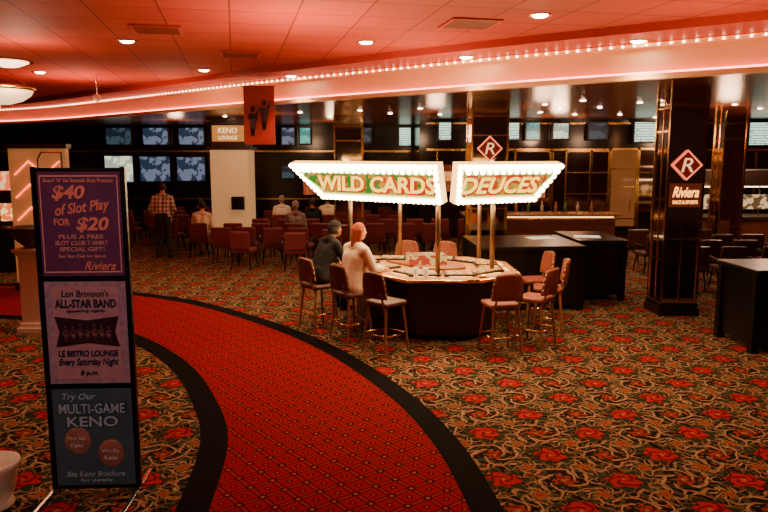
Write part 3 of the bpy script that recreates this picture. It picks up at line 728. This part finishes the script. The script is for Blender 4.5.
MB().bx(-2.0, 1.6, -.3, .3, 0, 1.04).build('front', mat('bar_front', (.13, .04, .018), .25), bc); MB().bx(-2.1, 1.7, -.42, .35, 1.04, 1.1).build('counter_top', mat('bar_top', (.30, .14, .06), .2), bc, bevel=.01)
MB().cyl((-2.0, -.42, .22), (1.6, -.42, .22), .025).build('brass_foot_rail', gold, bc, True); MB().cyl((-2.0, -.46, .98), (1.6, -.46, .98), .02).build('brass_hand_rail', gold, bc, True)
MB().bx(-1.95, 1.55, -.33, -.30, 1.0, 1.035).build('light_strip', mat('added_amber_strip', (1, .7, .3), .4, 0, (1, .48, .14), 3.5), bc)  # glowing strip added to brighten the dark bar front
cols = [mat('bottle_amber', (.35, .14, .03), .1), mat('bottle_green', (.05, .16, .05), .1), mat('bottle_clear', (.5, .4, .28), .1)]
for k in range(10):
    b_ = thing('bottle', 'small bottle standing on the dark bar counter', 'bottle', (2.4+k*.3+random.uniform(-.05, .05), 17.25, 1.101), 0, 'bottles on the bar counter')
    MB().lathe([(.037, 0), (.038, .16), (.015, .21), (.014, .27), (0, .27)], n=12).build('body', cols[k % 3], b_, True)
    MB().lathe([(.017, .265), (.017, .29), (0, .29)], n=10).build('cap', gold, b_)
fc = thing('food_counter', 'steel serving counter with lit canopy at the far right', 'serving counter', (9.2, 17.4, 0))
MB().bx(-1.7, 1.7, -.4, .4, 0, .95).build('base', mat('counter_front', (.20, .07, .03), .3), fc); MB().bx(-1.75, 1.75, -.45, .45, .95, 1.02).build('counter_top', steel, fc, bevel=.01)
MB().bx(-1.7, 1.7, -.35, .4, 1.75, 2.15).build('hood', steel, fc, bevel=.02)
for x in (-1.6, 0, 1.6): MB().cyl((x, -.2, 1.02), (x, -.2, 1.75), .02).build('post', chrome, fc)
MB().bx(-1.6, 1.6, -.34, -.31, 1.2, 1.55).build('sneeze_guard', screenmat('guard', (.16, .08, .03), (1, .62, .3), .9, 7), fc)
MB().bx(-1.6, 1.6, -.1, .05, 1.72, 1.75).build('light_strip', mat('strip', (1, .9, .7), .4, 0, (1, .75, .45), 8), fc)

# ---------------------------------------------------------------- lounge chairs
def lounge(label, m_, group):
    t = thing('lounge_chair', label, 'chair', (0, 0, 0), 0, group)
    MB().bx(-.24, .24, -.2, .25, .36, .46).build('seat', m_, t, bevel=.035)
    MB().box((0, -.25, .66), (.46, .08, .40), M=Matrix.Rotation(.14, 4, 'X')).build('backrest', m_, t, bevel=.035)
    for sx in (-1, 1):
        for sy in (-1, 1): MB().cyl((sx*.19, sy*.17, .37), (sx*.23, sy*.22, 0), .018, .013, 8).build('leg', blackmetal, t)
        MB().tube([(sx*.26, -.24, .60), (sx*.27, .12, .62), (sx*.26, .2, .42)], .016, 8).build('armrest', darkwood, t, True)
    return t
g1 = 'maroon chairs in rows facing the screens'
c0 = lounge('maroon lounge chair with dark legs in the nearest row before the screens', maroon, g1+', nearest row')
pos = [(-3.75, 16.3, 0, 0), (-3.10, 15.4, -.2, 0), (-1.95, 15.2, .15, 0), (-1.25, 15.9, .3, 0), (-2.6, 16.2, .2, 0), (-3.2, 16.4, 0, 0), (-1.9, 16.2, -.2, 0)]
rn = ['nearest row', 'second row', 'third row', 'fourth row', 'fifth row', 'farthest row']
for x in (-4.55, -3.7, -3.0, -2.2, -1.5, -.85, -.2, .55, 1.2): pos.append((x, 17.3 if x != -.85 else 17.1, random.uniform(-.2, .2), 1))
for x in (-5.6, -4.9, -3.2, -2.55, -1.9, .1, .8, 1.5, 2.2): pos.append((x, 18.5, random.uniform(-.15, .15), 2))
for x in (-7.2, -6.4, -5.6, -2.9, -2.25, -1.6, -.3, .3): pos.append((x, 19.8, random.uniform(-.15, .15), 3))
for x in (-7.8, -7.0, -6.2, -5.4, -4.6, -3.4, -2.7, -2.0, -1.3, -.6, .2): pos.append((x, 21.3, random.uniform(-.15, .15), 4))
for x in (-6.6, -5.8, -3.1, -2.3, -1.6, -.9, 0): pos.append((x, 22.7, random.uniform(-.15, .15), 5))
SEAT = [(-4.55, 17.3), (-4.9, 18.5), (-2.2, 17.3), (-2.9, 19.8), (-1.9, 18.5), (-6.4, 19.8), (-1.6, 19.8)]
for i, (x, y, r, k) in enumerate(pos):
    if (x, y) in SEAT: r = 0
    lb = 'maroon lounge chair with dark legs in the %s before the screens' % rn[k]
    if i == 0: c0.location = (x, y, 0); c0.rotation_euler = (0, 0, r)
    else: dup(c0, (x, y, 0), r, lb, g1+', '+rn[k])
bk = lounge('brown chair in the dining rows at the far right', mat('brown_vinyl', (.07, .022, .012), .3), 'brown chairs at the right')
i = 0
for y in (12.9, 13.9, 14.9, 15.9):
    for x in (5.7, 6.4, 7.1, 7.8, 8.5, 9.2):
        if x > y*.56+.3 or abs(y-16.4) < .6 and abs(x-8) < .6: continue
        if i == 0: bk.location = (x, y, 0)
        else: dup(bk, (x, y, 0), random.uniform(-.2, .2))
        i += 1

# ---------------------------------------------------------------- people
def person(label, x, y, rz, seat=None, shirt=None, trs=None, hair=None, skin=None, hands='lap', lean=.06, long=False, cap=None, z0=0, armlen=.43):
    t = thing('person', label, 'person', (x, y, z0), rz)
    V = Vector
    if seat is None:
        h = .95; hip = V((0, 0, h)); kn = lambda s: V((s*.11, .03, .50)); an = lambda s: V((s*.14, -.02, .09)); hj = lambda s: V((s*.09, 0, h-.03))
    else:
        h = seat+.10; hip = V((0, 0, h)); kn = lambda s: V((s*.12, .42, seat+.085)); an = lambda s: V((s*.10, .37, max(.09, seat-.36))); hj = lambda s: V((s*.09, .02, h-.01))
    waist = hip+V((0, lean*.3, .16)); chest = hip+V((0, lean*.8, .34)); sh = lambda s: hip+V((s*.185, lean, .46)); nk = hip+V((0, lean*1.1, .52)); hd = hip+V((0, lean*1.4+.02, .70-max(0, lean-.12)*.5))
    if hands == 'pockets': el = lambda s: sh(s)+V((s*.09, -.08, -.26)); wr = lambda s: hip+V((s*.17, .10, .02)); hdv = V((0, .2, -1)).normalized()
    elif hands == 'counter': el = lambda s: sh(s)+V((s*.04, .12, -.25)); wr = lambda s: V((s*.12, armlen, .95)); hdv = V((0, 1, -.1)).normalized()
    else: el = lambda s: sh(s)+V((s*.05, .03, -.27)); wr = lambda s: V((s*.12, .27, h+.11)); hdv = V((0, 1, -.15)).normalized()
    def torso(q, g):
        for s in (-1, 1):
            q.limb(hip+V((s*.07, 0, 0)), waist+V((s*.055, 0, 0)), .105+g, .095+g); q.limb(waist+V((s*.055, 0, 0)), chest+V((s*.075, 0, 0)), .095+g, .108+g)
            q.limb(chest+V((s*.08, 0, .03)), sh(s)+V((-s*.02, 0, -.01)), .09+g, .055+g); q.limb(sh(s)+V((-s*.02, 0, 0)), nk+V((0, 0, 0)), .055+g, .05+g)
    def arms(q, g, k=1.0):
        for s in (-1, 1): q.limb(sh(s), el(s), .052+g, .042+g); w = el(s)+(wr(s)-el(s))*k; q.limb(el(s), w, .041+g, .03+g*.9)
    def legs(q, g, k=1.0):
        for s in (-1, 1): q.limb(hj(s), kn(s), .082+g, .057+g); q.limb(kn(s), kn(s)+(an(s)-kn(s))*k, .055+g, .037+g*1.3)
    q = MB(); torso(q, 0); arms(q, 0); legs(q, 0)
    q.limb(nk, hd+V((0, -.01, -.06)), .052, .05)
    q.sph(hd, 1, (.076, .095, .112), 18).sph(hd+V((0, .035, -.055)), 1, (.052, .055, .06), 14)
    q.limb(hd+V((0, .088, .01)), hd+V((0, .112, -.022)), .008, .014, 8)
    for s in (-1, 1): q.sph(hd+V((s*.077, -.005, -.01)), 1, (.012, .022, .034), 10)
    for s in (-1, 1):
        w = wr(s); side = V((-s, 0, 0)) if abs(hdv.z) < .5 else V((0, 1, 0)); up = side.cross(hdv).normalized()
        q.limb(w, w+hdv*.03, .026, .026, 10)
        for k, (L, o) in enumerate(((.068, .027), (.077, .009), (.072, -.009), (.055, -.027))):
            a = w+hdv*.025+side*o*.6; b1 = w+hdv*.088+side*o; cu = V((0, 0, -.018)) if abs(hdv.z) < .5 else V((-s*.012, 0, 0))
            q.limb(a, b1, .013, .010, 8); m1 = b1+hdv*L*.5; q.limb(b1, m1, .0095, .0085, 8); q.limb(m1, m1+hdv*L*.42+cu, .0085, .0075, 8)
        th = w+hdv*.03+side*.022; q.limb(th, th+hdv*.035+side*.024, .0125, .011, 8); q.limb(th+hdv*.035+side*.024, th+hdv*.065+side*.030, .010, .0085, 8)
    for s in (-1, 1): q.limb(an(s), an(s)+V((0, .12, -.045)), .035, .025, 10)
    q.build('body', skin, t, remesh=.0075)
    g_ = .026 if long else .014
    q = MB(); torso(q, g_); arms(q, g_-.002, .93)
    if long:
        for s in (-1, 1): q.limb(hip+V((s*.075, 0, -.03)), waist+V((s*.06, 0, 0)), .145, .125)
    q.build('shirt', shirt, t, remesh=.012, sm=3)
    q = MB()
    for s in (-1, 1): q.limb(hip+V((s*.07, 0, -.01)), hip+V((s*.06, 0, .07)), .122, .112)
    legs(q, .016, .95); q.build('trousers', trs, t, remesh=.012, sm=3)
    for s in (-1, 1):
        a = an(s); zf = a.z-.065
        q = MB(); q.limb((a.x, a.y-.03, zf+.02), (a.x+s*.01, a.y+.16, zf+.012), .042, .036, 12)
        for v in q.bm.verts: v.co.z = max(v.co.z, zf-.02)
        q.limb((a.x, a.y-.01, zf+.03), (a.x, a.y, zf+.075), .043, .045, 12)
        q.build('shoe', black, t, remesh=.01)
    q = MB(); q.sph(hd+V((0, -.012, .012)), 1, (.087, .103, .118), 24)
    kill = [v for v in q.bm.verts if (v.co.y-hd.y > .028 and v.co.z-hd.z < .055) or (v.co.z-hd.z < -.055)]
    bmesh.ops.delete(q.bm, geom=kill, context='VERTS')
    hr = q.build('hair', hair, t, True); so = hr.modifiers.new('s', 'SOLIDIFY'); so.thickness = .012
    if long:
        q = MB(); q.limb(hd+V((0, -.05, .02)), hd+V((0, -.085, -.17)), .075, .05)
        for s in (-1, 1): q.limb(hd+V((s*.06, -.03, .02)), hd+V((s*.06, -.05, -.15)), .04, .03)
        q.build('long_hair', hair, t, remesh=.012, sm=2)
    if cap:
        q = MB(); q.sph(hd+V((0, -.005, .03)), 1, (.095, .108, .105), 24)
        bmesh.ops.delete(q.bm, geom=[v for v in q.bm.verts if v.co.z-hd.z < .035], context='VERTS')
        q.sph(hd+V((0, .12, .045)), 1, (.07, .07, .008), 14)
        q.build('cap', cap, t, True)
    for s in (-1, 1): MB().sph(hd+V((s*.03, .083, .012)), .011, n=8).build('eye', inkeye, t, True)
    MB().sph(hd+V((0, .089, -.052)), 1, (.022, .008, .006), 10).build('mouth', mouthm, t, True)
    return t
inkeye = mat('eye', (.03, .02, .02), .2); mouthm = mat('mouth', (.35, .08, .07), .5)
sk = mat('skin', (.62, .30, .19), .55, var=.05); sk2 = mat('skin_tan', (.40, .18, .10), .55, var=.05); sk3 = mat('skin_dark', (.22, .09, .05), .6, var=.05)  # last one is a darker skin tone
dk = mat('dark_cloth', (.006, .004, .005), .95); den = mat('dark_denim', (.02, .022, .035), .9); tan = mat('cream_cloth', (.80, .62, .40), .9, var=.2, vs=18); grey = mat('grey_cloth', (.25, .17, .15), .9); wsh = mat('white_cloth', (.8, .68, .58), .9); tanp = mat('khaki_cloth', (.30, .19, .11), .9)
hb = mat('hair_dark', (.02, .012, .01), .6); ha = mat('hair_auburn', (.32, .055, .012), .8, var=.5, vs=40); hg = mat('hair_grey', (.3, .25, .2), .6)
m_ = person('person standing in plaid shirt and dark trousers with back turned, facing the screens', -5.42, 17.1, .1, None, plaid(), den, hb, sk, 'pockets')
m_.scale = (1.04, 1.04, 1.04)
ka = math.atan2(-.787, .617)
person('person in dark clothes and dark cap sitting at the left of the kiosk', -.95, 9.98, ka, .67, dk, dk, hb, sk3, 'counter', .20, cap=dk)
person('person with long auburn hair in a cream jacket sitting at the kiosk', -.45, 9.38, ka, .67, tan, den, ha, sk, 'counter', .09, long=True)
def sit(label, x, y, **k):
    return person(label, x, y, 0, .455, **k)
sit('person in a tan shirt sitting beside the man in plaid', -4.55, 17.3, shirt=tan, trs=tanp, hair=hb, skin=sk, lean=.14)
sit('person in dark clothes sitting behind the one in tan', -4.9, 18.5, shirt=dk, trs=dk, hair=hb, skin=sk)
sit('person in a grey shirt and cap sitting in the middle rows', -2.2, 17.3, shirt=grey, trs=dk, hair=hg, skin=sk2, cap=grey)
sit('person in a white shirt sitting right of the cream column', -2.9, 19.8, shirt=wsh, trs=tanp, hair=hg, skin=sk)
sit('person in a dark shirt sitting one row beyond the grey cap', -1.9, 18.5, shirt=dk, trs=tanp, hair=hb, skin=sk)
sit('person in a grey shirt sitting far left below the screens', -6.4, 19.8, shirt=grey, trs=dk, hair=hb, skin=sk)
sit('person in a tan shirt sitting left of the far dark pillar', -1.6, 19.8, shirt=tan, trs=dk, hair=hb, skin=sk2)

# ---------------------------------------------------------------- lights
def light(ty, loc, e, col, size=.1, rot=(0, 0, 0), spot=None, blend=.6, sy=None):
    l = bpy.data.lights.new('lamp', ty); l.energy = e; l.color = col
    if ty == 'AREA':
        l.size = size
        if sy: l.shape = 'RECTANGLE'; l.size_y = sy
    else: l.shadow_soft_size = size
    if spot: l.spot_size = math.radians(spot); l.spot_blend = blend
    o = bpy.data.objects.new('lamp', l); C.objects.link(o); o.location = loc; o.rotation_euler = rot
    return o
warm = (1, .62, .38)
for x, y, z in SP: light('SPOT', (x, y, z), 230, warm, .08, spot=105, blend=.8)
for i, (x, y, z) in enumerate(SL):
    if i % 2 == 0: light('SPOT', (x, y, z), 90, warm, .08, spot=130, blend=.8)
light('AREA', (.6, 10.2, 2.1), 150, (1, .66, .34), 1.6)
light('POINT', (-4.9, 9.7, 3.45), 45, warm, .25)
light('POINT', (-.75, 9.15, 2.15), 26, (1, .70, .38), .3)
light('POINT', (1.9, 8.85, 2.15), 28, (1, .70, .38), .3)
for x, y, e in ((-6, 20.5, 50), (-3, 17.2, 65), (-1.5, 21, 45), (1.2, 16.5, 40), (4.5, 18.3, 70), (7, 14.5, 50), (9, 16.2, 80), (3.3, 14.8, 30)):  # points without fixtures, added to lift the dark back area
    light('POINT', (x, y, 3.0), e, (1, .54, .30), .2)
for x, y in ((-3, 3), (2.5, 4), (-1, 8), (-8, 8), (-6, 14)):
    light('SPOT', (x, y, 2.9), 190, (1, .36, .20), .4, rot=(PI, 0, 0), spot=160, blend=1)  # unseen uplights without fixtures, added to brighten the tiled ceiling
for x, y in ((3.4, 7.2), (.4, 10.0), (-4.2, 14.2)):
    light('SPOT', (x, y, 2.8), 90, (1, .66, .34), .3, rot=(PI, 0, 0), spot=160, blend=1)  # unseen warm uplights added to brighten the fascia
for x, y in ((2.8, 3.5), (-4.5, 5.5), (2.8, 6.5)):
    light('SPOT', (x, y, 3.95), 150, warm, .1, spot=110, blend=.8)
light('SPOT', (-.6, 6.2, 3.95), 110, warm, .1, spot=80, blend=.9)
l = light('SPOT', (-1.5, 1.2, 3.95), 190, (1, .76, .60), .1, spot=50, blend=.8)  # unseen front spot added to brighten the posters
l.rotation_euler = (Vector((-2.17, 4.97, 1.2))-l.location).to_track_quat('-Z', 'Y').to_euler()
w = bpy.data.worlds.new('world'); bpy.context.scene.world = w; w.use_nodes = True
w.node_tree.nodes['Background'].inputs[0].default_value = (1, .42, .30, 1); w.node_tree.nodes['Background'].inputs[1].default_value = .02

# ---------------------------------------------------------------- camera
cam = bpy.data.cameras.new('camera'); cam.sensor_width = 36; cam.lens = 36*F/768
co = bpy.data.objects.new('camera', cam); C.objects.link(co); co.location = (0, 0, HC); co.rotation_euler = (PI/2-PITCH, 0, 0)
bpy.context.scene.camera = co
